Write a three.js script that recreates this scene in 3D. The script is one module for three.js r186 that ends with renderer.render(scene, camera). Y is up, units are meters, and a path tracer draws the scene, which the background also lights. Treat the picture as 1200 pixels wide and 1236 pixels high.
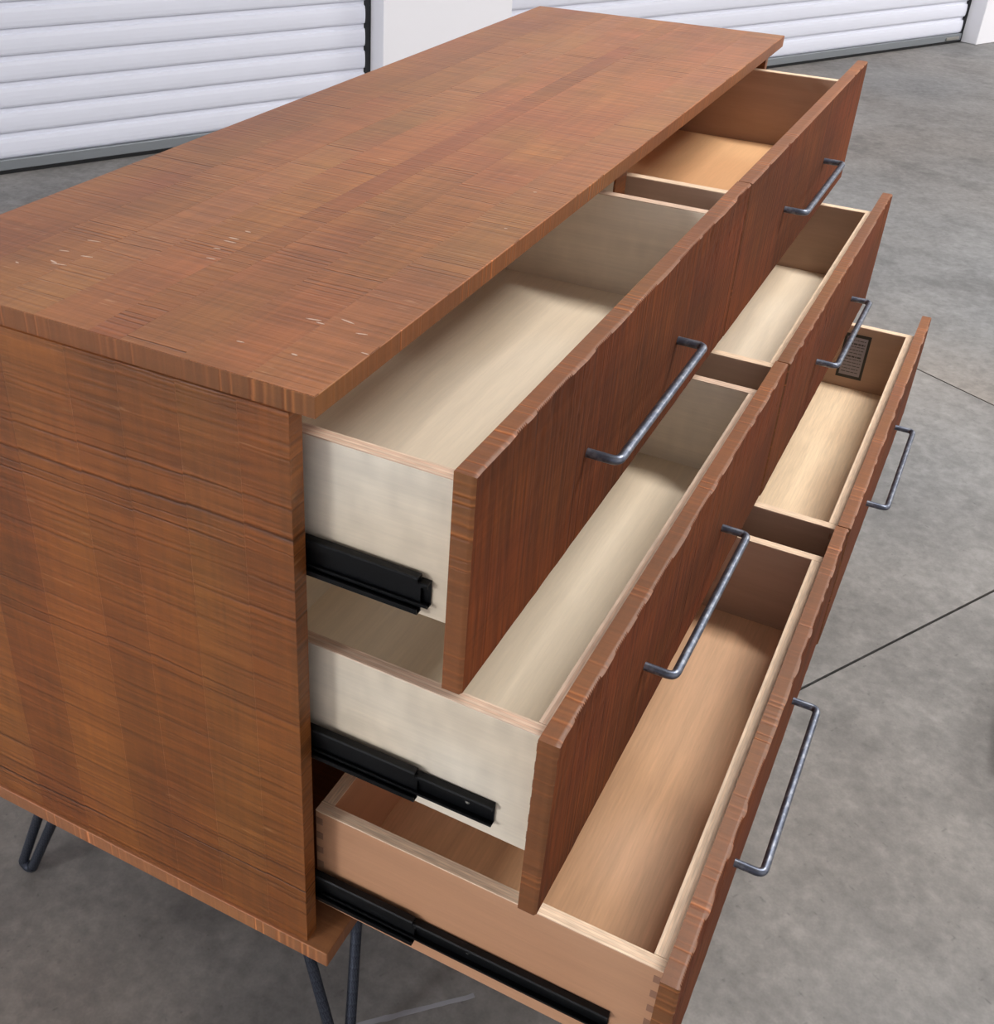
import * as THREE from 'three';
import { RoundedBoxGeometry } from 'three/addons/geometries/RoundedBoxGeometry.js';
import { mergeGeometries } from 'three/addons/utils/BufferGeometryUtils.js';
import { RectAreaLightUniformsLib } from 'three/addons/lights/RectAreaLightUniformsLib.js';

// ------------------------------------------------------------------ camera, light, exposure
const scene = new THREE.Scene();
scene.background = new THREE.Color(0x111111);
const W = 1200, H = 1236;
const Y0 = 0.7956;                                   // height of the dresser top above the floor
const camera = new THREE.PerspectiveCamera(THREE.MathUtils.radToDeg(2 * Math.atan(H / 2 / 1348.36)), W / H, 0.02, 60);
camera.position.set(-0.58, 0.37677 + Y0, 0.37528);
camera.rotation.set(THREE.MathUtils.degToRad(-32.2042), THREE.MathUtils.degToRad(-62.8984), THREE.MathUtils.degToRad(1.8624), 'YXZ');
camera.setViewOffset(W, H, 600 - 496.76, 618 - 563.83, W, H);
const renderer = new THREE.WebGLRenderer({ antialias: true });
renderer.toneMapping = THREE.LinearToneMapping;
renderer.toneMappingExposure = 1.38;
renderer.shadowMap.enabled = true;
RectAreaLightUniformsLib.init();
const CEIL = 3.0;
// ceiling lights stand on the middle line of the corridor; s runs along the door wall
const LIGHTS = [
  { s: 1.6, power: 58, label: 'white ceiling light fixture hanging above the open dresser' },
  { s: -7.5, power: 345, color: new THREE.Color(0.95, 0.98, 1.02), label: 'white ceiling light fixture at the near end of the corridor, behind the camera' },
  { s: 6.2, power: 128, label: 'white ceiling light fixture at the far end of the corridor' },
];
const LIGHT_N = 3.3, LIGHT_L = 0.26, LIGHT_W = 1.4, LIGHT_COLOR = new THREE.Color(1, 0.985, 0.965);

// ------------------------------------------------------------------ helpers
let seed = 7;
function rnd() { seed = (seed * 1664525 + 1013904223) >>> 0; return seed / 4294967296; }
const names = {};
function numbered(n) { const k = names[n] = (names[n] ?? -1) + 1; return k ? n + '_' + String(k).padStart(3, '0') : n; }
function mesh(name, geo, mat, parent = scene, pos) {
  const m = new THREE.Mesh(geo, mat);
  m.name = parent === scene ? numbered(name) : name;
  m.castShadow = m.receiveShadow = true;
  if (pos) m.position.set(...pos);
  parent.add(m);
  return m;
}
function group(name, parent = scene, pos) {
  const g = new THREE.Group(); g.name = parent === scene ? numbered(name) : name;
  if (pos) g.position.set(...pos);
  parent.add(g); return g;
}
function tag(o, label, category, grp) { o.userData.label = label; o.userData.category = category; if (grp) o.userData.group = grp; return o; }
function structure(o) { o.userData.kind = 'structure'; return o; }
// uv in metres: for every face the two axes that give u and v
function uvBy(geo, map = { x: 'zy', y: 'zx', z: 'yx' }, off = [0, 0]) {
  const g = geo.index ? geo.toNonIndexed() : geo;
  const p = g.attributes.position, uv = new Float32Array(p.count * 2), ax = { x: 0, y: 1, z: 2 };
  const a = new THREE.Vector3(), b = new THREE.Vector3(), c = new THREE.Vector3();
  for (let i = 0; i < p.count; i += 3) {
    a.fromBufferAttribute(p, i); b.fromBufferAttribute(p, i + 1); c.fromBufferAttribute(p, i + 2);
    b.sub(a); c.sub(a); b.cross(c);
    const n = [Math.abs(b.x), Math.abs(b.y), Math.abs(b.z)];
    const k = n[0] >= n[1] && n[0] >= n[2] ? 'x' : n[1] >= n[2] ? 'y' : 'z';
    const [u, v] = map[k];
    for (let j = i; j < i + 3; j++) {
      uv[j * 2] = p.array[j * 3 + ax[u]] + off[0];
      uv[j * 2 + 1] = p.array[j * 3 + ax[v]] + off[1];
    }
  }
  g.setAttribute('uv', new THREE.BufferAttribute(uv, 2));
  return g;
}
// chamfered box between two corners
function box(x0, y0, z0, x1, y1, z1, r = 0.001, map, off) {
  const w = x1 - x0, h = y1 - y0, d = z1 - z0;
  const g = r > 0 ? new RoundedBoxGeometry(w, h, d, 1, Math.min(r, w * 0.45, h * 0.45, d * 0.45)) : new THREE.BoxGeometry(w, h, d);
  g.translate((x0 + x1) / 2, (y0 + y1) / 2, (z0 + z1) / 2);
  return uvBy(g, map, off);
}

// ------------------------------------------------------------------ procedural textures
function hash(x, y, s) { let h = (x * 374761393 + y * 668265263 + s * 1274126177) | 0; h = Math.imul(h ^ (h >>> 13), 1274126177); h ^= h >>> 16; return (h >>> 0) / 4294967296; }
// periodic value noise, period px x py cells
function vn(x, y, px, py, s) {
  const xi = Math.floor(x), yi = Math.floor(y); let fx = x - xi, fy = y - yi;
  fx = fx * fx * (3 - 2 * fx); fy = fy * fy * (3 - 2 * fy);
  const x0 = ((xi % px) + px) % px, x1 = (x0 + 1) % px, y0 = ((yi % py) + py) % py, y1 = (y0 + 1) % py;
  const a = hash(x0, y0, s), b = hash(x1, y0, s), c = hash(x0, y1, s), d = hash(x1, y1, s);
  return a + (b - a) * fx + (c - a) * fy + (a - b - c + d) * fx * fy;
}
function fbm(u, v, cx, cy, oct, s) { let t = 0, a = 0.5, n = 0; for (let i = 0; i < oct; i++) { t += a * vn(u * cx, v * cy, cx, cy, s + i * 17); n += a; a *= 0.5; cx *= 2; cy *= 2; } return t / n; }
function dataTex(w, h, data, srgb, rep) {
  const t = new THREE.DataTexture(data, w, h, THREE.RGBAFormat);
  t.wrapS = t.wrapT = THREE.RepeatWrapping; t.magFilter = THREE.LinearFilter; t.minFilter = THREE.LinearMipmapLinearFilter; t.generateMipmaps = true;
  if (srgb) t.colorSpace = THREE.SRGBColorSpace;
  t.repeat.set(1 / rep[0], 1 / rep[1]); t.needsUpdate = true; return t;
}
const clamp = (x, a = 0, b = 1) => Math.max(a, Math.min(b, x));
const mix = (a, b, t) => a + (b - a) * t;
const smooth = (a, b, x) => { const t = clamp((x - a) / (b - a)); return t * t * (3 - 2 * t); };
// rough-sawn stained wood: saw kerfs run along u, board grain along v
function sawnWood(w, h, mu, mv, s, o) {
  const col = new Uint8Array(w * h * 4), bmp = new Uint8Array(w * h * 4);
  let sd = s * 7919 + 11; const r = () => { sd = (sd * 1664525 + 1013904223) >>> 0; return sd / 4294967296; };
  // kerf line list
  const kd = new Float32Array(h), kb = new Float32Array(h), ids = new Int32Array(h);
  let y = 0, id = 0;
  while (y < h) {
    const zone = vn(y / h * 14, 0.5, 14, 1, s + 5);
    const dep = Math.pow(r(), 1.6) * mix(0.25, 1, smooth(0.3, 0.75, zone)) * (r() < 0.12 ? 1.5 : 1);
    const wd = (0.0006 + r() * 0.0011) / mv * h; id++;
    for (let k = -Math.ceil(wd * 3); k <= Math.ceil(wd * 3); k++) {
      const yy = ((Math.round(y) + k) % h + h) % h, g = Math.exp(-(k * k) / (wd * wd));
      if (dep * g > kd[yy]) { kd[yy] = dep * g; ids[yy] = id; }
      const g2 = Math.exp(-((k - wd * 1.7) ** 2) / (wd * wd));
      kb[yy] = Math.max(kb[yy], dep * g2 * 0.7);
    }
    y += (o.gap[0] + r() * (o.gap[1] - o.gap[0])) / mv * h;
  }
  for (let j = 0; j < h; j++) for (let i = 0; i < w; i++) {
    const u = i / w, v = j / h, q = (j * w + i) * 4;
    const wob = (vn(u * 6, v * 40, 6, 40, s + 31) - 0.5) * o.wobble / mv * h;
    const jj = ((Math.round(j + wob) % h) + h) % h;
    const fade = smooth(0.25, 0.7, vn(u * Math.max(2, Math.round(mu / 0.12)), ids[jj] * 0.37, Math.max(2, Math.round(mu / 0.12)), 997, s + 41)) * 0.75 + 0.25;
    const kerf = kd[jj] * fade, ridge = kb[jj] * fade;
    const big = fbm(u, v, Math.round(mu / 0.09), Math.round(mv / 0.22), 3, s + 51) - 0.5;
    const grain = fbm(u, v, Math.round(mu / 0.004), Math.round(mv / 0.12), 3, s + 61) - 0.5;
    const streak = fbm(u, v, Math.round(mu / 0.07), Math.round(mv / 0.0035), 3, s + 71) - 0.5;
    const speck = hash(i, j, s) - 0.5;
    let t = 1 + big * o.big + grain * o.grain + streak * o.streak + speck * 0.05;
    t *= 1 - kerf * o.dark; t += ridge * o.light;
    const red = (vn(u * Math.round(mu / 0.06), v * Math.round(mv / 0.1), Math.round(mu / 0.06), Math.round(mv / 0.1), s + 81) - 0.5) * o.hue;
    const pale = o.scratch && vn(u * Math.round(mu / 0.03), v * Math.round(mv / 0.002), Math.round(mu / 0.03), Math.round(mv / 0.002), s + 91);
    let R = o.base[0] * t * (1 + kerf * 0.12), G = o.base[1] * t * (1 - red), B = o.base[2] * t * (1 + red * 0.4) * (1 - kerf * 0.15);
    if (pale > 0.91) { const k = (pale - 0.91) / 0.09 * o.scratch; R = mix(R, 205, k); G = mix(G, 175, k); B = mix(B, 150, k); }
    col[q] = clamp(R, 0, 255); col[q + 1] = clamp(G, 0, 255); col[q + 2] = clamp(B, 0, 255); col[q + 3] = 255;
    const hgt = clamp(0.62 - kerf * 0.55 + ridge * 0.25 + streak * 0.25 + big * 0.15 + speck * 0.03);
    bmp[q] = bmp[q + 1] = bmp[q + 2] = hgt * 255; bmp[q + 3] = 255;
  }
  return { map: dataTex(w, h, col, true, [mu, mv]), bump: dataTex(w, h, bmp, false, [mu, mv]) };
}
// smooth veneer plywood: grain along u
function veneer(w, h, mu, mv, s, o) {
  const col = new Uint8Array(w * h * 4);
  for (let j = 0; j < h; j++) for (let i = 0; i < w; i++) {
    const u = i / w, v = j / h, q = (j * w + i) * 4;
    const warp = (fbm(u, v, 2, 3, 3, s) - 0.5) * o.warp;
    const long = fbm(u, v + warp, 2, Math.round(mv / 0.012), 4, s + 3) - 0.5;
    const fib = fbm(u, v, Math.round(mu / 0.03), Math.round(mv / 0.0012), 3, s + 9) - 0.5;
    const fig = fbm(u, v, Math.round(mu / 0.012), Math.round(mv / 0.03), 2, s + 19) - 0.5;
    const cl = fbm(u, v, Math.max(2, Math.round(mu / 0.2)), Math.max(2, Math.round(mv / 0.12)), 2, s + 29);
    const pore = vn(u * Math.round(mu / 0.012), v * Math.round(mv / 0.0011), Math.round(mu / 0.012), Math.round(mv / 0.0011), s + 37);
    const t = 1 + long * o.long + fib * o.fib + fig * (o.fig || 0) - (pore > 0.8 ? (pore - 0.8) * o.pore : 0);
    for (let c = 0; c < 3; c++) col[q + c] = clamp(mix(o.a[c], o.b[c], smooth(0.3, 0.7, cl)) * t, 0, 255);
    col[q + 3] = 255;
  }
  return dataTex(w, h, col, true, [mu, mv]);
}
function plyEdge(s, a, b) {                           // plies run along u, stacked over 14 mm of v
  const w = 256, h = 64, col = new Uint8Array(w * h * 4);
  for (let j = 0; j < h; j++) for (let i = 0; i < w; i++) {
    const q = (j * w + i) * 4, f = (j / h) * 5, k = Math.floor(f), e = Math.min(f - k, 1 - f + k);
    const t = (0.88 + 0.12 * smooth(0, 0.12, e)) * (1 + (fbm(i / w, j / h, 40, 8, 2, s) - 0.5) * 0.18);
    for (let c = 0; c < 3; c++) col[q + c] = clamp((k % 2 ? b[c] : a[c]) * t, 0, 255);
    col[q + 3] = 255;
  }
  return dataTex(w, h, col, true, [0.5, 0.0135]);
}
function concrete() {
  const w = 2048, h = 2048, m = 4, col = new Uint8Array(w * h * 4), bmp = new Uint8Array(w * h * 4);
  for (let j = 0; j < h; j++) for (let i = 0; i < w; i++) {
    const u = i / w, v = j / h, q = (j * w + i) * 4;
    const a = fbm(u, v, 5, 5, 5, 201) - 0.5, b = fbm(u + a * 0.03, v, 22, 22, 4, 211) - 0.5, c = fbm(u, v, 150, 150, 2, 221) - 0.5;
    const st = smooth(0.62, 0.78, fbm(u, v, 28, 20, 3, 231)), sp = hash(i, j, 241) - 0.5, d = fbm(u, v, 420, 420, 2, 261) - 0.5, pit = smooth(0.93, 0.99, vn(u * 700, v * 700, 700, 700, 271)) * 0.16, tan = fbm(u, v, 4, 4, 3, 251) - 0.5;
    const t = 1 + a * 0.20 + b * 0.20 + c * 0.16 + d * 0.16 + sp * 0.07 - st * 0.10 - pit;
    col[q] = clamp(129 * t * (1 + tan * 0.10), 0, 255); col[q + 1] = clamp(124 * t, 0, 255); col[q + 2] = clamp(119 * t * (1 - tan * 0.10), 0, 255); col[q + 3] = 255;
    bmp[q] = bmp[q + 1] = bmp[q + 2] = clamp(0.5 + b * 0.5 + c * 0.4 + sp * 0.1) * 255; bmp[q + 3] = 255;
  }
  return { map: dataTex(w, h, col, true, [m, m]), bump: dataTex(w, h, bmp, false, [m, m]) };
}
function mottled(w, a, b, cells, s) {
  const col = new Uint8Array(w * w * 4);
  for (let j = 0; j < w; j++) for (let i = 0; i < w; i++) {
    const q = (j * w + i) * 4, t = smooth(0.35, 0.7, fbm(i / w, j / w, cells, cells, 4, s));
    for (let c = 0; c < 3; c++) col[q + c] = mix(a[c], b[c], t); col[q + 3] = 255;
  }
  return dataTex(w, w, col, true, [0.08, 0.08]);
}

// ------------------------------------------------------------------ materials
const std = (o) => new THREE.MeshStandardMaterial(o);
const tSawn = sawnWood(1024, 2048, 0.6, 1.2, 3, { gap: [0.003, 0.014], wobble: 0.004, big: 0.22, grain: 0.12, streak: 0.26, dark: 0.52, light: 0.16, hue: 0.08, scratch: 0.5, base: [151, 99, 60] });
const tSide = sawnWood(1024, 1024, 0.6, 0.7, 5, { gap: [0.003, 0.013], wobble: 0.004, big: 0.24, grain: 0.14, streak: 0.34, dark: 0.55, light: 0.22, hue: 0.05, scratch: 0.3, base: [130, 77, 34] });
const tFace = sawnWood(512, 1024, 0.4, 0.8, 9, { gap: [0.003, 0.010], wobble: 0.002, big: 0.35, grain: 0.12, streak: 0.42, dark: 0.45, light: 0.10, hue: 0.08, scratch: 0.15, base: [96, 48, 20] });
const tEdge = sawnWood(256, 1024, 0.3, 0.6, 13, { gap: [0.004, 0.012], wobble: 0.001, big: 0.30, grain: 0.08, streak: 0.14, dark: 0.16, light: 0.7, hue: 0.06, scratch: 0, base: [124, 76, 40] });
const sawn = (t, tint, rough, bump, extra = {}) => new THREE.MeshPhysicalMaterial({ map: t.map, bumpMap: t.bump, bumpScale: bump, color: new THREE.Color(tint), roughness: rough, ...extra });
const tones = ['#ffffff', '#f0e8e2', '#fff8f0', '#ebdfd9', '#f8f0ea', '#f4e6dc'];
const mTop = tones.map((t) => sawn(tSawn, t, 0.42, 0.0013));
const mSide = tones.map((t) => sawn(tSide, t, 0.5, 0.0016));
const mFace = sawn(tFace, '#ffffff', 0.85, 0.0014, { specularIntensity: 0.35 });
const mEdge = sawn(tEdge, '#ffffff', 0.5, 0.001);
const mEdgePale = sawn(tEdge, '#ffffff', 0.6, 0.0006); mEdgePale.color.setRGB(1.5, 1.65, 2.2);
const mWorn = sawn(tEdge, '#ffffff', 0.5, 0.0004); mWorn.color.setRGB(1.8, 2.0, 2.5);
const mScratch = std({ color: new THREE.Color('#cdb2a0'), roughness: 0.8 });
const vn1 = (s, a, b, o = {}) => veneer(512, 512, 0.8, 0.5, s, { a, b, warp: 0.10, long: 0.07, fib: 0.05, pore: 0, ...o });
const tBirch = vn1(301, [242, 226, 202], [236, 217, 190]);
const tBirchSide = vn1(311, [228, 218, 200], [222, 206, 182], { fig: 0.08 });
const tPink = vn1(321, [220, 176, 138], [208, 162, 120], { long: 0.12, fib: 0.1 });
const tOrange = vn1(331, [228, 180, 132], [216, 166, 120]);
const tPinkSide = vn1(341, [198, 152, 118], [188, 140, 106]);
const tGrey = vn1(351, [236, 222, 204], [228, 210, 188], { fig: 0.05 });
const tBrown = vn1(361, [182, 150, 130], [172, 140, 118]);
const tTan = vn1(371, [240, 214, 180], [230, 200, 166], { long: 0.12, fib: 0.12 });
const ply = (map, rough = 0.55) => std({ map, roughness: rough });
const M = { birch: ply(tBirch), birchSide: ply(tBirchSide, 0.45), pink: ply(tPink), orange: ply(tOrange), pinkSide: ply(tPinkSide, 0.45), grey: ply(tGrey), brown: ply(tBrown), tan: ply(tTan) };
const mPlyEdge = std({ map: plyEdge(401, [222, 194, 170], [212, 178, 152]), roughness: 0.6 });
const mPlyPale = std({ map: plyEdge(411, [234, 206, 176], [228, 197, 166]), roughness: 0.6 });
const mDove = std({ map: tBrown, roughness: 0.6, color: new THREE.Color('#d8c4b8') });
const mSteel = std({ map: mottled(128, [98, 104, 118], [134, 138, 147], 14, 421), metalness: 0.85, roughness: 0.38 });
const mLeg = std({ map: mottled(128, [44, 48, 58], [70, 74, 84], 8, 431), metalness: 0.7, roughness: 0.5 });
const mSlide = new THREE.MeshPhysicalMaterial({ color: new THREE.Color('#050608'), metalness: 0, roughness: 0.5, specularIntensity: 0.5 });
const mScrew = std({ color: new THREE.Color('#b9b6ae'), metalness: 0.9, roughness: 0.35 });
const tCon = concrete();
const mFloor = std({ map: tCon.map, bumpMap: tCon.bump, bumpScale: 0.0008, roughness: 0.62 });
const mJoint = std({ color: new THREE.Color('#2c2a28'), roughness: 0.9 });
const mWall = std({ color: new THREE.Color('#ebeaee'), roughness: 0.75 });
const mCeil = std({ color: new THREE.Color('#f0f0ee'), roughness: 0.9 });
const mSlat = std({ color: new THREE.Color('#dfe1ec'), roughness: 0.42 });
const mBar = std({ color: new THREE.Color('#8d9296'), roughness: 0.45, metalness: 0.5 });
const mRubber = std({ color: new THREE.Color('#0b0c0e'), roughness: 0.8 });
const mGuide = std({ color: new THREE.Color('#15171a'), roughness: 0.7 });

// ------------------------------------------------------------------ the corridor: door wall frame (s along the wall, n out of it)
const A = [1.9767, -2.4781], w2 = [0.86441, 0.50279], n2 = [-0.50279, 0.86441];
const corridor = new THREE.Matrix4().makeBasis(new THREE.Vector3(w2[0], 0, w2[1]), new THREE.Vector3(0, 1, 0), new THREE.Vector3(n2[0], 0, n2[1])).setPosition(A[0], 0, A[1]);
const S0 = -11, S1 = 10, N1 = 5.2;
function room(o) { o.applyMatrix4(corridor); return o; }
const wallUV = { x: 'zy', y: 'xz', z: 'xy' };
// floor: concrete slabs with sawn joints, over a dark bed
{
  const f = structure(group('floor'));
  mesh('joint_bed', box(S0, -0.12, -0.3, S1, -0.012, N1 + 0.3, 0, wallUV), mJoint, f);
  const gap = 0.0022, cs = 1.498, cn = 3.012, E = N1 + 0.3;
  const slab = (pts, off) => {                       // outline in (s, n)
    const sh = new THREE.Shape(); pts.forEach(([a, b], k) => sh[k ? 'lineTo' : 'moveTo'](a, -b));
    const g = new THREE.ExtrudeGeometry(sh, { depth: 0.012, bevelEnabled: false }); g.rotateX(-Math.PI / 2); g.translate(0, -0.012, 0);
    mesh('slab', uvBy(g, wallUV, off), mFloor, f);
  };
  // the older pour runs round the end of the cross joint
  slab([[S0, -0.3], [cs - gap, -0.3], [cs - gap, cn - gap], [0.38, cn - gap], [0.38, cn + gap], [S1, cn + gap], [S1, E], [S0, E]], [0.9, 2.3]);
  slab([[cs + gap, -0.3], [5.6 - gap, -0.3], [5.6 - gap, cn - gap], [cs + gap, cn - gap]], [2.0, 0.4]);
  slab([[5.6 + gap, -0.3], [S1, -0.3], [S1, cn - gap], [5.6 + gap, cn - gap]], [3.1, 1.4]);
  room(f);
}
const DOORS = [[-1.65, 1.393], [1.965, 5.015]], DEPTH = 0.094, DH = 2.5;
{
  const wb = structure(group('wall_back'));
  const pier = (a, b) => mesh('pier', box(a, 0, -0.2, b, CEIL, DEPTH, 0.004, wallUV), mWall, wb);
  pier(S0, DOORS[0][0]); pier(DOORS[0][1], DOORS[1][0]); pier(DOORS[1][1], S1);
  for (const [a, b] of DOORS) mesh('lintel', box(a, DH, -0.2, b, CEIL, DEPTH, 0.002, wallUV), mWall, wb);
  room(wb);
  room(structure(mesh('wall_front', box(S0, 0, N1, S1, CEIL, N1 + 0.2, 0, wallUV), mWall)));
  room(structure(mesh('wall_left', box(S0 - 0.2, 0, -0.2, S0, CEIL, N1 + 0.2, 0, wallUV), mWall)));
  room(structure(mesh('wall_right', box(S1, 0, -0.2, S1 + 0.2, CEIL, N1 + 0.2, 0, wallUV), mWall)));
  room(structure(mesh('ceiling', box(S0 - 0.2, CEIL, -0.3, S1 + 0.2, CEIL + 0.2, N1 + 0.3, 0, wallUV), mCeil)));
}
// roller doors: every slat a piece
function slatGeometry(len) {
  const p = 0.0785, sh = new THREE.Shape();
  const pts = [[-0.002, 0.0], [-0.002, 0.0105], [0.0058, 0.0135], [0.0085, 0.020], [0.0098, 0.032], [0.0098, 0.046], [0.0088, 0.060], [0.0062, 0.0715], [-0.002, 0.0755], [-0.002, p]];
  sh.moveTo(-0.006, 0); for (const [z, y] of pts) sh.lineTo(z, y); sh.lineTo(-0.006, p); sh.closePath();
  const g = new THREE.ExtrudeGeometry(sh, { depth: len, bevelEnabled: false });
  g.rotateY(-Math.PI / 2);                           // shape x -> z, extrusion -> -x
  g.translate(len, 0, 0);
  return g;
}
DOORS.forEach(([a, b], k) => {
  const d = structure(group('door_' + (k + 1)));
  const sg = slatGeometry(b - a - 0.05);
  for (let i = 0; i * 0.0785 < DH - 0.05; i++) mesh('slat', sg, mSlat, d, [a + 0.025, 0.0375 + i * 0.0785, -0.004]);
  mesh('bottom_bar', box(a + 0.02, 0.012, -0.016, b - 0.02, 0.046, 0.012, 0.003, wallUV), mBar, d);
  mesh('rubber_seal', box(a + 0.02, 0, -0.014, b - 0.02, 0.013, 0.011, 0.002, wallUV), mRubber, d);
  for (const x of [a, b - 0.022]) mesh('guide_rail', box(x, 0, -0.03, x + 0.022, DH, 0.004, 0.002, wallUV), mGuide, d);
  mesh('door_backing', box(a, 0, -0.2, b, DH, -0.06, 0, wallUV), mGuide, d);
  if (k === 1) mesh('latch', box(b - 0.15, 0.018, 0.012, b - 0.045, 0.034, 0.020, 0.003, wallUV), mScrew, d);
  room(d);
});
{
  const a = [0.005, -0.012], b = [0.128, 0.114], l = Math.hypot(b[0] - a[0], b[1] - a[1]), dx = (b[0] - a[0]) / l, dz = (b[1] - a[1]) / l;
  const sh = new THREE.Shape();
  for (let k = 0; k <= 24; k++) { const q = k / 24 * l, o = 0.0035 * (0.6 + 0.5 * vn(k * 0.7, 0, 97, 7, 61)); sh[k ? 'lineTo' : 'moveTo'](a[0] + dx * q - dz * o, -(a[1] + dz * q + dx * o)); }
  for (let k = 24; k >= 0; k--) { const q = k / 24 * l, o = 0.0035 * (0.6 + 0.5 * vn(k * 0.7, 3, 97, 7, 67)); sh.lineTo(a[0] + dx * q + dz * o, -(a[1] + dz * q - dx * o)); }
  const g = new THREE.ExtrudeGeometry(sh, { depth: 0.0003, bevelEnabled: false }); g.rotateX(-Math.PI / 2);
  mesh('chalk_mark', g.applyMatrix4(corridor.clone().invert()), std({ color: new THREE.Color('#9a999d'), roughness: 0.9 }), scene.getObjectByName('floor'));
}
// ceiling lights
for (const L of LIGHTS) {
  const g = tag(group('ceiling_light'), L.label, 'ceiling light');
  mesh('housing', box(-LIGHT_L / 2 - 0.03, -0.03, -LIGHT_W / 2 - 0.03, LIGHT_L / 2 + 0.03, 0.05, LIGHT_W / 2 + 0.03, 0.006, wallUV), mBar, g);
  mesh('diffuser', box(-LIGHT_L / 2, -0.036, -LIGHT_W / 2, LIGHT_L / 2, -0.03, LIGHT_W / 2, 0, wallUV), std({ color: 0xffffff, emissive: L.color ?? LIGHT_COLOR, emissiveIntensity: 1.0, roughness: 0.6 }), g);
  const r = new THREE.RectAreaLight(L.color ?? LIGHT_COLOR, L.power, LIGHT_L, LIGHT_W);
  r.position.set(0, -0.04, 0); r.rotation.x = -Math.PI / 2; g.add(r); r.name = 'lamp';
  g.position.set(L.s, CEIL - 0.05, LIGHT_N);
  g.updateMatrix(); room(g);
}

// ------------------------------------------------------------------ the dresser
const LEN = 1.5, TOP_D = 0.4513, TOP_T = 0.0179;
const dresser = tag(group('dresser', scene, [0.75, 0, -0.22]), 'brown rough-sawn wooden dresser with six open drawers and black hairpin legs', 'dresser');
const D = (g) => g.translate(-0.75, Y0, 0.22);       // dresser coordinates: x along, y down from the top, z to the front
const sawMap = { x: 'yz', y: 'zx', z: 'yx' };
// top: glued staves running lengthwise
{
  const t = group('top', dresser);
  const zs = [0, -0.058, -0.118, -0.175, -0.206, -0.262, -0.312, -0.37, -TOP_D];
  for (let i = 0; i < zs.length - 1; i++) {
    const g = box(0, -TOP_T, zs[i + 1], LEN, -(i % 3) * 0.00005, zs[i], 0.0002, sawMap, [0.02, 0.07 * i * (i % 2 ? 1 : 0.2)]);
    mesh('stave', D(g), mTop[[0, 2, 4, 3, 2, 0, 2, 1][i]], t);
  }
  // pale scratches where the finish is gone: [x, z, length]
  for (const [x, z, l] of [[0.146, -0.329, 0.014], [0.114, -0.309, 0.012], [0.088, -0.317, 0.016], [0.072, -0.350, 0.005], [0.114, -0.335, 0.010], [0.219, -0.226, 0.012], [0.210, -0.224, 0.014], [0.190, -0.224, 0.008], [0.240, -0.225, 0.007], [0.107, -0.068, 0.014], [0.104, -0.060, 0.008], [0.044, -0.094, 0.007], [0.047, -0.047, 0.006], [0.104, -0.022, 0.010], [0.076, -0.003, 0.007], [0.118, -0.043, 0.014], [0.168, -0.214, 0.010], [0.090, -0.325, 0.010], [0.495, -0.040, 0.004], [0.379, -0.022, 0.004]]) {
    const g = new THREE.CylinderGeometry(0.0009, 0.0009, 0.0004, 6); g.scale(0.7 + rnd() * 0.5, 1, l / 0.0018); g.rotateY((rnd() - 0.5) * 0.5);
    g.translate(x, 0.0001, z); mesh('scratch', D(g), mScratch, t);
  }
  // worn, paler arris along the front and the near end
  let wx = 0.004;
  while (wx < LEN - 0.02) { const l = 0.03 + rnd() * 0.12, q = 0.0002 + rnd() * 0.0005; mesh('worn_arris', D(box(wx, -0.0006 - q, 0.0006 - q, Math.min(wx + l, LEN), 0.00015, 0.0015, 0.0003, { x: 'yz', y: 'zx', z: 'yx' })), mWorn, t); wx += l + rnd() * 0.03; }
  // sawn edge strips: near end and front
  mesh('end_edge', D(box(-0.0012, -TOP_T, -TOP_D, -0.00005, -0.0004, 0.0012, 0.0002, { x: 'yz', y: 'xz', z: 'yx' })), mEdge, t);
  mesh('front_edge', D(box(-0.00005, -TOP_T, 0.00005, LEN, -0.0004, 0.0012, 0.0002, { x: 'yz', y: 'zx', z: 'yx' })), mEdge, t);
}
const XS = -0.0034, ZS = -0.0197, TS = 0.017, YB = -0.6257, BT = 0.0199, XR = LEN - XS;
{
  const zs = [ZS, -0.0655, -0.122, -0.18, -0.232, -0.304, -0.37, -TOP_D + 0.012];
  for (const side of [0, 1]) {
    const pnl = group('side_panel', dresser);
    for (let i = 0; i < zs.length - 1; i++) {
      const x0 = side ? XR - TS : XS;
      const g = box(x0, YB, zs[i + 1], side ? XR : XS + TS, -TOP_T, zs[i], 0.0002, { x: 'zy', y: 'zx', z: 'xy' }, [0, i * 0.0013]);
      mesh('stave', D(g), mSide[[2, 0, 4, 1, 2, 3, 0][i]], pnl);
    }
  }
  mesh('bottom_board', D(box(-0.0074, YB - BT, -TOP_D + 0.004, LEN + 0.0074, YB, 0.0056, 0.0015, { x: 'yz', y: 'zx', z: 'yx' })), mEdgePale, dresser);
  mesh('back_panel', D(box(XS + TS, YB, -TOP_D + 0.014, XR - TS, -TOP_T, -TOP_D + 0.022, 0, { x: 'zy', y: 'zx', z: 'xy' })), M.grey, dresser);
  mesh('partition', D(box(0.709, YB, -TOP_D + 0.022, 0.750, -TOP_T, ZS - 0.003, 0.001, { x: 'zy', y: 'zx', z: 'xy' })), M.grey, dresser);
  mesh('partition_edge', D(box(0.709, YB, ZS - 0.003, 0.750, -TOP_T, ZS, 0.0008, { x: 'zy', y: 'zx', z: 'xy' })), mSide[3], dresser);
}
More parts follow.
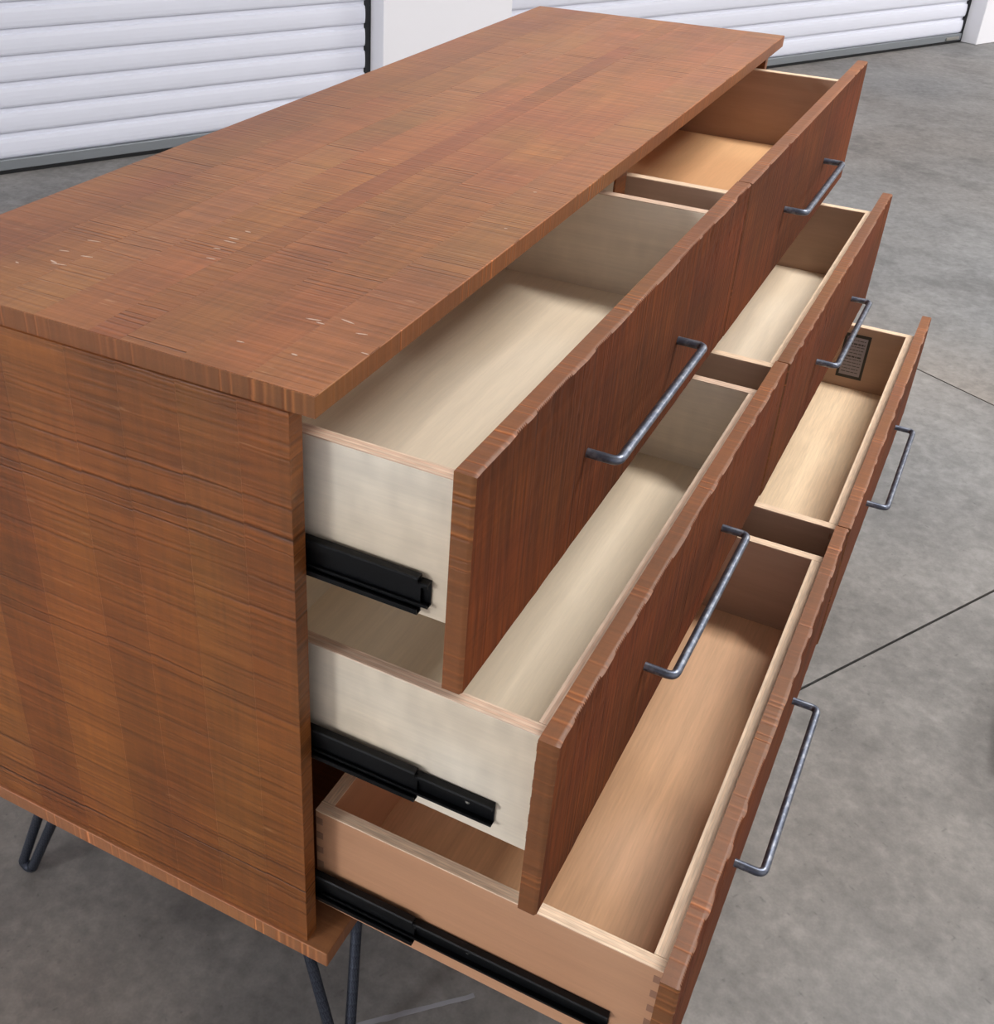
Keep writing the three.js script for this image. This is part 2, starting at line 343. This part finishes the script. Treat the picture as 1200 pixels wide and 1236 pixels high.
// hairpin legs
function rod(p, q, r) {
  const a = new THREE.Vector3(...p), b = new THREE.Vector3(...q), l = a.distanceTo(b);
  const g = new THREE.CylinderGeometry(r, r, l, 14); g.rotateX(Math.PI / 2);
  const m = new THREE.Matrix4().lookAt(b, a, new THREE.Vector3(0, 1, 0.01)).setPosition(a.clone().add(b).multiplyScalar(0.5));
  return g.applyMatrix4(m);
}
function leg(foot, tops, mirror) {
  const l = group('leg', dresser), yb = YB - BT, m = (p) => (mirror ? [LEN - p[0], p[1], p[2]] : p);
  const dir = [tops[1][0] - tops[0][0], tops[1][1] - tops[0][1]], dl = Math.hypot(...dir), e = 0.008;
  const u = [dir[0] / dl * e, dir[1] / dl * e];
  const f0 = m([foot[0] - u[0], -Y0 + 0.012, foot[1] - u[1]]), f1 = m([foot[0] + u[0], -Y0 + 0.012, foot[1] + u[1]]);
  mesh('rod', D(rod(m([tops[0][0], yb + 0.001, tops[0][1]]), f0, 0.006)), mLeg, l);
  mesh('rod', D(rod(m([tops[1][0], yb + 0.001, tops[1][1]]), f1, 0.006)), mLeg, l);
  const c = new THREE.QuadraticBezierCurve3(new THREE.Vector3(...f0), new THREE.Vector3(...m([foot[0], -Y0 - 0.0005, foot[1]])), new THREE.Vector3(...f1));
  mesh('foot', D(new THREE.TubeGeometry(c, 12, 0.0062, 14)), mLeg, l);
  const cx = (tops[0][0] + tops[1][0]) / 2, cz = (tops[0][1] + tops[1][1]) / 2, q0 = m([cx, 0, cz]);
  mesh('mounting_plate', D(box(q0[0] - 0.03, yb - 0.003, cz - 0.024, q0[0] + 0.03, yb, cz + 0.024, 0.001)), mLeg, l);
}
for (const mir of [false, true]) {
  leg([-0.003, 0.0205], [[0.018, -0.0412], [0.0814, -0.0099]], mir);
  leg([0.0105, -0.4396], [[0.0311, -0.3996], [0.031, -0.3748]], mir);
}
// ------------------------------------------------------------------ drawers
const FH = 0.1983, FT = 0.0172, BOX_D = 0.345, BS = 0.0135;
const ROWS = [-0.0275, -0.24, -0.4479];
const COLS = [{ x0: 0.0017, x1: 0.7417, b0: 0.026, b1: 0.694, xc: 0.37, h0: 0.24, h1: 0.506 }, { x0: 0.7437, x1: 1.5153, b0: 0.765, b1: 1.466, xc: 1.12, h0: 0.996, h1: 1.264 }];
const DRAWERS = [
  { c: 0, r: 0, e: 0.1131, k: 0.0088, floor: 'birch', near: 'birchSide', far: 'grey', pins: 0, rough: 1.0, lab: 'top drawer nearest the camera, pulled out least' },
  { c: 0, r: 1, e: 0.1974, k: 0.0157, floor: 'birch', near: 'birchSide', far: 'grey', pins: 1, rough: 0.6 },
  { c: 0, r: 2, e: 0.3202, k: 0.0072, floor: 'pink', near: 'pinkSide', far: 'brown', pins: 2, rough: 1.0 },
  { c: 1, r: 0, e: 0.1215, k: 0.0117, floor: 'orange', near: 'brown', far: 'brown', pins: 0, rough: 0.25 },
  { c: 1, r: 1, e: 0.2112, k: 0.0170, floor: 'birch', near: 'brown', far: 'brown', pins: 0, rough: 0.8 },
  { c: 1, r: 2, e: 0.3307, k: 0.0158, floor: 'tan', near: 'brown', far: 'brown', pins: 1, rough: 0.8 },
];
// solid drawer front with a rough-hewn outer face
function frontGeometry(w, h, d, amp, s) {
  const nx = Math.round(w / 0.003), ny = 36;
  const g = new THREE.BoxGeometry(w, h, d, nx, ny, 7), p = g.attributes.position;
  for (let i = 0; i < p.count; i++) {
    let x = p.getX(i), y = p.getY(i), z = p.getZ(i);
    if (z > d / 2 - 1e-5) {
      const u = x / w + 0.5, v = y / h + 0.5;
      const top = smooth(0.75, 1, v);
      const strong = smooth(0.35, 0.6, vn(u * w / 0.18, 0.5, 997, 7, s + 9)) * 0.7 + 0.3;
      const k = (vn(u * w / 0.016, v * 1.2, 997, 7, s) - 0.5) * 0.0015 + (vn(u * w / 0.03, v * 2, 997, 7, s + 3) - 0.5) * 0.0010;
      const chip = (1 - smooth(0.95, 0.99, v)) * smooth(0.55, 0.9, vn(u * w / 0.008, v * h / 0.007, 997, 97, s + 7)) * smooth(0.45, 0.85, v) * 0.0011;
      z += amp * (k * (0.35 + 0.9 * top) * strong - top * strong * 0.0016 * vn(u * w / 0.014, 0, 997, 7, s + 5) - chip * strong) - 0.0002;
      const bx = Math.abs(x) > w / 2 - 1e-5, by = Math.abs(y) > h / 2 - 1e-5;
      if (bx) x -= Math.sign(x) * 0.0016; if (by) y -= Math.sign(y) * 0.0014;
      p.setXYZ(i, x, y, z);
    }
  }
  g.computeVertexNormals();
  const n = g.toNonIndexed();
  return n;
}
function handleGeometry(x0, x1, out) {
  const r = 0.008, P = new THREE.CurvePath(), V = (x, z) => new THREE.Vector3(x, 0, z);
  P.add(new THREE.LineCurve3(V(x0, -0.004), V(x0, out - r)));
  P.add(new THREE.QuadraticBezierCurve3(V(x0, out - r), V(x0, out), V(x0 + r, out)));
  P.add(new THREE.LineCurve3(V(x0 + r, out), V(x1 - r, out)));
  P.add(new THREE.QuadraticBezierCurve3(V(x1 - r, out), V(x1, out), V(x1, out - r)));
  P.add(new THREE.LineCurve3(V(x1, out - r), V(x1, -0.004)));
  // sample by piece so that the bends stay round
  const pts = []; P.curves.forEach((c, i) => { const n = i % 2 ? 8 : i === 2 ? 12 : 3; for (let k = 0; k < n; k++) pts.push(c.getPoint(k / n)); });
  pts.push(V(x1, -0.004));
  const c = new THREE.CatmullRomCurve3(pts, false, 'centripetal');
  const g = new THREE.TubeGeometry(c, 140, 0.0044, 14);
  const uv = g.attributes.uv; for (let i = 0; i < uv.count; i++) uv.setXY(i, uv.getX(i) * 0.33, uv.getY(i) * 0.028);
  return g;
}
function labelTexture() {
  const c = document.createElement('canvas'); c.width = 256; c.height = 512; const x = c.getContext('2d');
  x.fillStyle = '#0c0b0b'; x.fillRect(0, 0, 256, 512); x.fillStyle = '#8d8790'; x.fillRect(26, 34, 204, 444);
  x.fillStyle = '#2a2629';
  for (let i = 0; i < 11; i++) {                     // the print is too small in the photograph to read
    const y = 64 + i * 37, tall = i === 1 || i === 5 ? 18 : 8; let px = 44;
    while (px < 205) { const wl = 10 + rnd() * 34; x.fillRect(px, y, Math.min(wl, 212 - px), tall); px += wl + 7; }
  }
  const t = new THREE.CanvasTexture(c); t.colorSpace = THREE.SRGBColorSpace; return t;
}
DRAWERS.forEach((o, i) => {
  const c = COLS[o.c], yt = ROWS[o.r];
  const dr = group('drawer', dresser, [c.xc - 0.75, yt + Y0, o.e + 0.22]);
  dr.rotation.y = -o.k;
  const X = (x) => x - c.xc, top = -0.022 - (o.r === 0 ? 0.003 : 0), bot = -0.157, fl = -0.145;
  // front
  const g = frontGeometry(c.x1 - c.x0, FH, FT, o.rough, 500 + i * 13);
  g.translate(X((c.x0 + c.x1) / 2), -FH / 2, FT / 2);
  const gg = uvBy(g, { x: 'zy', y: 'zx', z: 'yx' }, [i * 0.13, i * 0.29]);
  // outer face and the sawn edges are two pieces of the same board
  const pos = gg.attributes.position, nor = gg.attributes.normal, uv = gg.attributes.uv, parts = [[], []];
  for (let t = 0; t < pos.count; t += 3) {
    const az = (pos.array[t * 3 + 2] + pos.array[t * 3 + 5] + pos.array[t * 3 + 8]) / 3;
    const flat = az > FT - 0.0045 && Math.abs(nor.array[t * 3 + 2]) > 0.6;
    parts[flat ? 0 : 1].push(t, t + 1, t + 2);
  }
  const pick = (ids) => { const q = new THREE.BufferGeometry(); for (const [n, a, k] of [['position', pos, 3], ['normal', nor, 3], ['uv', uv, 2]]) { const f = new Float32Array(ids.length * k); ids.forEach((id, j) => { for (let m = 0; m < k; m++) f[j * k + m] = a.array[id * k + m]; }); q.setAttribute(n, new THREE.BufferAttribute(f, k)); } return q; };
  mesh('front_face', pick(parts[0]), mFace, dr);
  mesh('front_board', pick(parts[1]), mEdge, dr);
  // handle
  const hg = handleGeometry(X(c.h0), X(c.h1), 0.029);
  mesh('handle', hg, mSteel, dr, [0, -0.105, FT]);
  // box
  const b0 = X(c.b0), b1 = X(c.b1), hm = { x: 'zy', y: 'zx', z: 'xy' }, off = [i * 0.17, i * 0.23];
  mesh('box_side', box(b0, bot, -BOX_D, b0 + BS, top, -0.0005, 0.0012, hm, off), M[o.near], dr);
  mesh('box_side', box(b1 - BS, bot, -BOX_D, b1, top, -0.0005, 0.0012, hm, [off[0] + 0.3, off[1] + 0.2]), M[o.far], dr);
  const innerMat = o.floor === 'pink' ? M.pinkSide : o.floor === 'orange' ? M.orange : M.birchSide;
  mesh('box_back', box(b0 + BS, bot, -BOX_D, b1 - BS, top, -BOX_D + BS, 0.001, hm, off), innerMat, dr);
  mesh('box_front', box(b0 + BS, bot, -BS - 0.0005, b1 - BS, top, -0.0005, 0.001, hm, off), innerMat, dr);
  mesh('box_bottom', box(b0 + BS * 0.5, fl - 0.006, -BOX_D + BS * 0.5, b1 - BS * 0.5, fl, -BS * 0.5, 0, { x: 'zy', y: 'xz', z: 'xy' }, off), M[o.floor], dr);
  // plywood edges, one strip along the top of each wall
  const em = o.r === 2 || o.c === 1 ? mPlyPale : mPlyEdge, t0 = top - 0.0004, t1 = top + 0.0008;
  mesh('edge_strip', box(b0 + 0.0004, t0, -BOX_D, b0 + BS - 0.0004, t1, -0.0005, 0.0004, { x: 'zy', y: 'zx', z: 'xy' }, [0, -b0]), em, dr);
  mesh('edge_strip', box(b1 - BS + 0.0004, t0, -BOX_D, b1 - 0.0004, t1, -0.0005, 0.0004, { x: 'zy', y: 'zx', z: 'xy' }, [0, -b1]), em, dr);
  mesh('edge_strip', box(b0 + BS, t0, -BS - 0.0005, b1 - BS, t1, -0.0008, 0.0004, { x: 'zy', y: 'xz', z: 'xy' }), em, dr);
  mesh('edge_strip', box(b0 + BS, t0, -BOX_D + 0.0003, b1 - BS, t1, -BOX_D + BS, 0.0004, { x: 'zy', y: 'xz', z: 'xy' }), em, dr);
  // dovetail pins
  if (o.pins) for (const z of o.pins === 2 ? [-0.0085, -BOX_D + 0.001] : [-0.0085]) for (let k = 0; k < 6; k++) {
    const y = top - 0.012 - k * 0.0205;
    mesh('dovetail_pin', box(b0 - 0.0003, y - 0.0045, z, b0 + 0.002, y + 0.0045, z + 0.0075, 0.0002), mDove, dr);
  }
  if (o.c === 1 && o.r === 2) {
    const lb = mesh('paper_label', new THREE.BoxGeometry(0.0006, 0.0885, 0.046), [0, 1, 2, 3, 4, 5].map((k) => std({ color: k === 1 ? 0xffffff : 0x0c0b0b, map: k === 1 ? labelTexture() : null, roughness: 0.5 })), dr, [b1 - BS - 0.0004, -0.0805, 0.239 - o.e - 0.0]);
    lb.userData.label = 'grey printed paper label with a black border';
  }
});
// slides: one pair for each drawer
function channel(h, d, t, len) {                      // C profile, open towards -x, x from 0 to d
  const s = new THREE.Shape(), a = h / 2, lip = h * 0.16;
  s.moveTo(d, -a); s.lineTo(d, a); s.lineTo(0.0012, a); s.lineTo(0, a - 0.0012); s.lineTo(0, a - lip); s.lineTo(t, a - lip); s.lineTo(t, a - t); s.lineTo(d - t, a - t);
  s.lineTo(d - t, -a + t); s.lineTo(t, -a + t); s.lineTo(t, -a + lip); s.lineTo(0, -a + lip); s.lineTo(0, -a + 0.0012); s.lineTo(0.0012, -a); s.closePath();
  return new THREE.ExtrudeGeometry(s, { depth: len, bevelEnabled: false });
}
DRAWERS.forEach((o) => {
  const c = COLS[o.c], yc = ROWS[o.r] + [-0.131, -0.1255, -0.116][o.r];
  const walls = o.c === 0 ? [[XS + TS, 1], [0.709, -1]] : [[0.750, 1], [XR - TS, -1]];
  for (const [xw, s] of walls) {
    const sl = group('drawer_slide', dresser);
    const add = (name, h, x0, x1, z0, z1) => {
      const g = channel(h, x1 - x0, 0.0014, z1 - z0); g.translate(x0, yc, z0);
      if (s < 0) g.rotateZ(Math.PI).translate(0, 2 * yc, 0);
      g.translate(xw, 0, 0);
      return mesh(name, D(g), mSlide, sl);
    };
    add('outer_rail', 0.0385, 0.0002, 0.0062, -0.42, ZS - 0.004);
    add('middle_rail', 0.036, 0.0010, 0.0088, -0.30 + o.e * 0.5, 0.079 + o.r * 0.004);
    const gap = s > 0 ? c.b0 - xw : xw - c.b1;
    add('inner_rail', 0.0235, 0.0042, gap - 0.0002, o.e - BOX_D + 0.01, o.e - [0.027, 0.043, 0.040][o.r]);
    for (const z of [0.118, 0.02, -0.06]) if (z < o.e - 0.06) {
      const g = new THREE.SphereGeometry(0.0022, 10, 6); g.scale(0.5, 1, 1);
      g.translate(xw + s * (gap - 0.0026), yc + 0.001, z + o.r * 0.012); mesh('screw', D(g), mScrew, sl);
    }
  }
});
// ------------------------------------------------------------------ dark bin that just reaches into the frame at the right
{
  const b = tag(group('storage_bin', scene, [0.928, 0, 0.722]), 'dark storage bin on the concrete floor at the right edge, cut off by the frame', 'bin');
  const mB = std({ color: new THREE.Color('#14120f'), roughness: 0.8 });
  mesh('body', new RoundedBoxGeometry(0.26, 0.05, 0.20, 3, 0.02).translate(0, 0.025, 0), mB, b);
  mesh('lid', new RoundedBoxGeometry(0.27, 0.012, 0.21, 2, 0.005).translate(0, 0.056, 0), std({ color: new THREE.Color('#3a2414'), roughness: 0.6 }), b);
}
renderer.render(scene, camera);
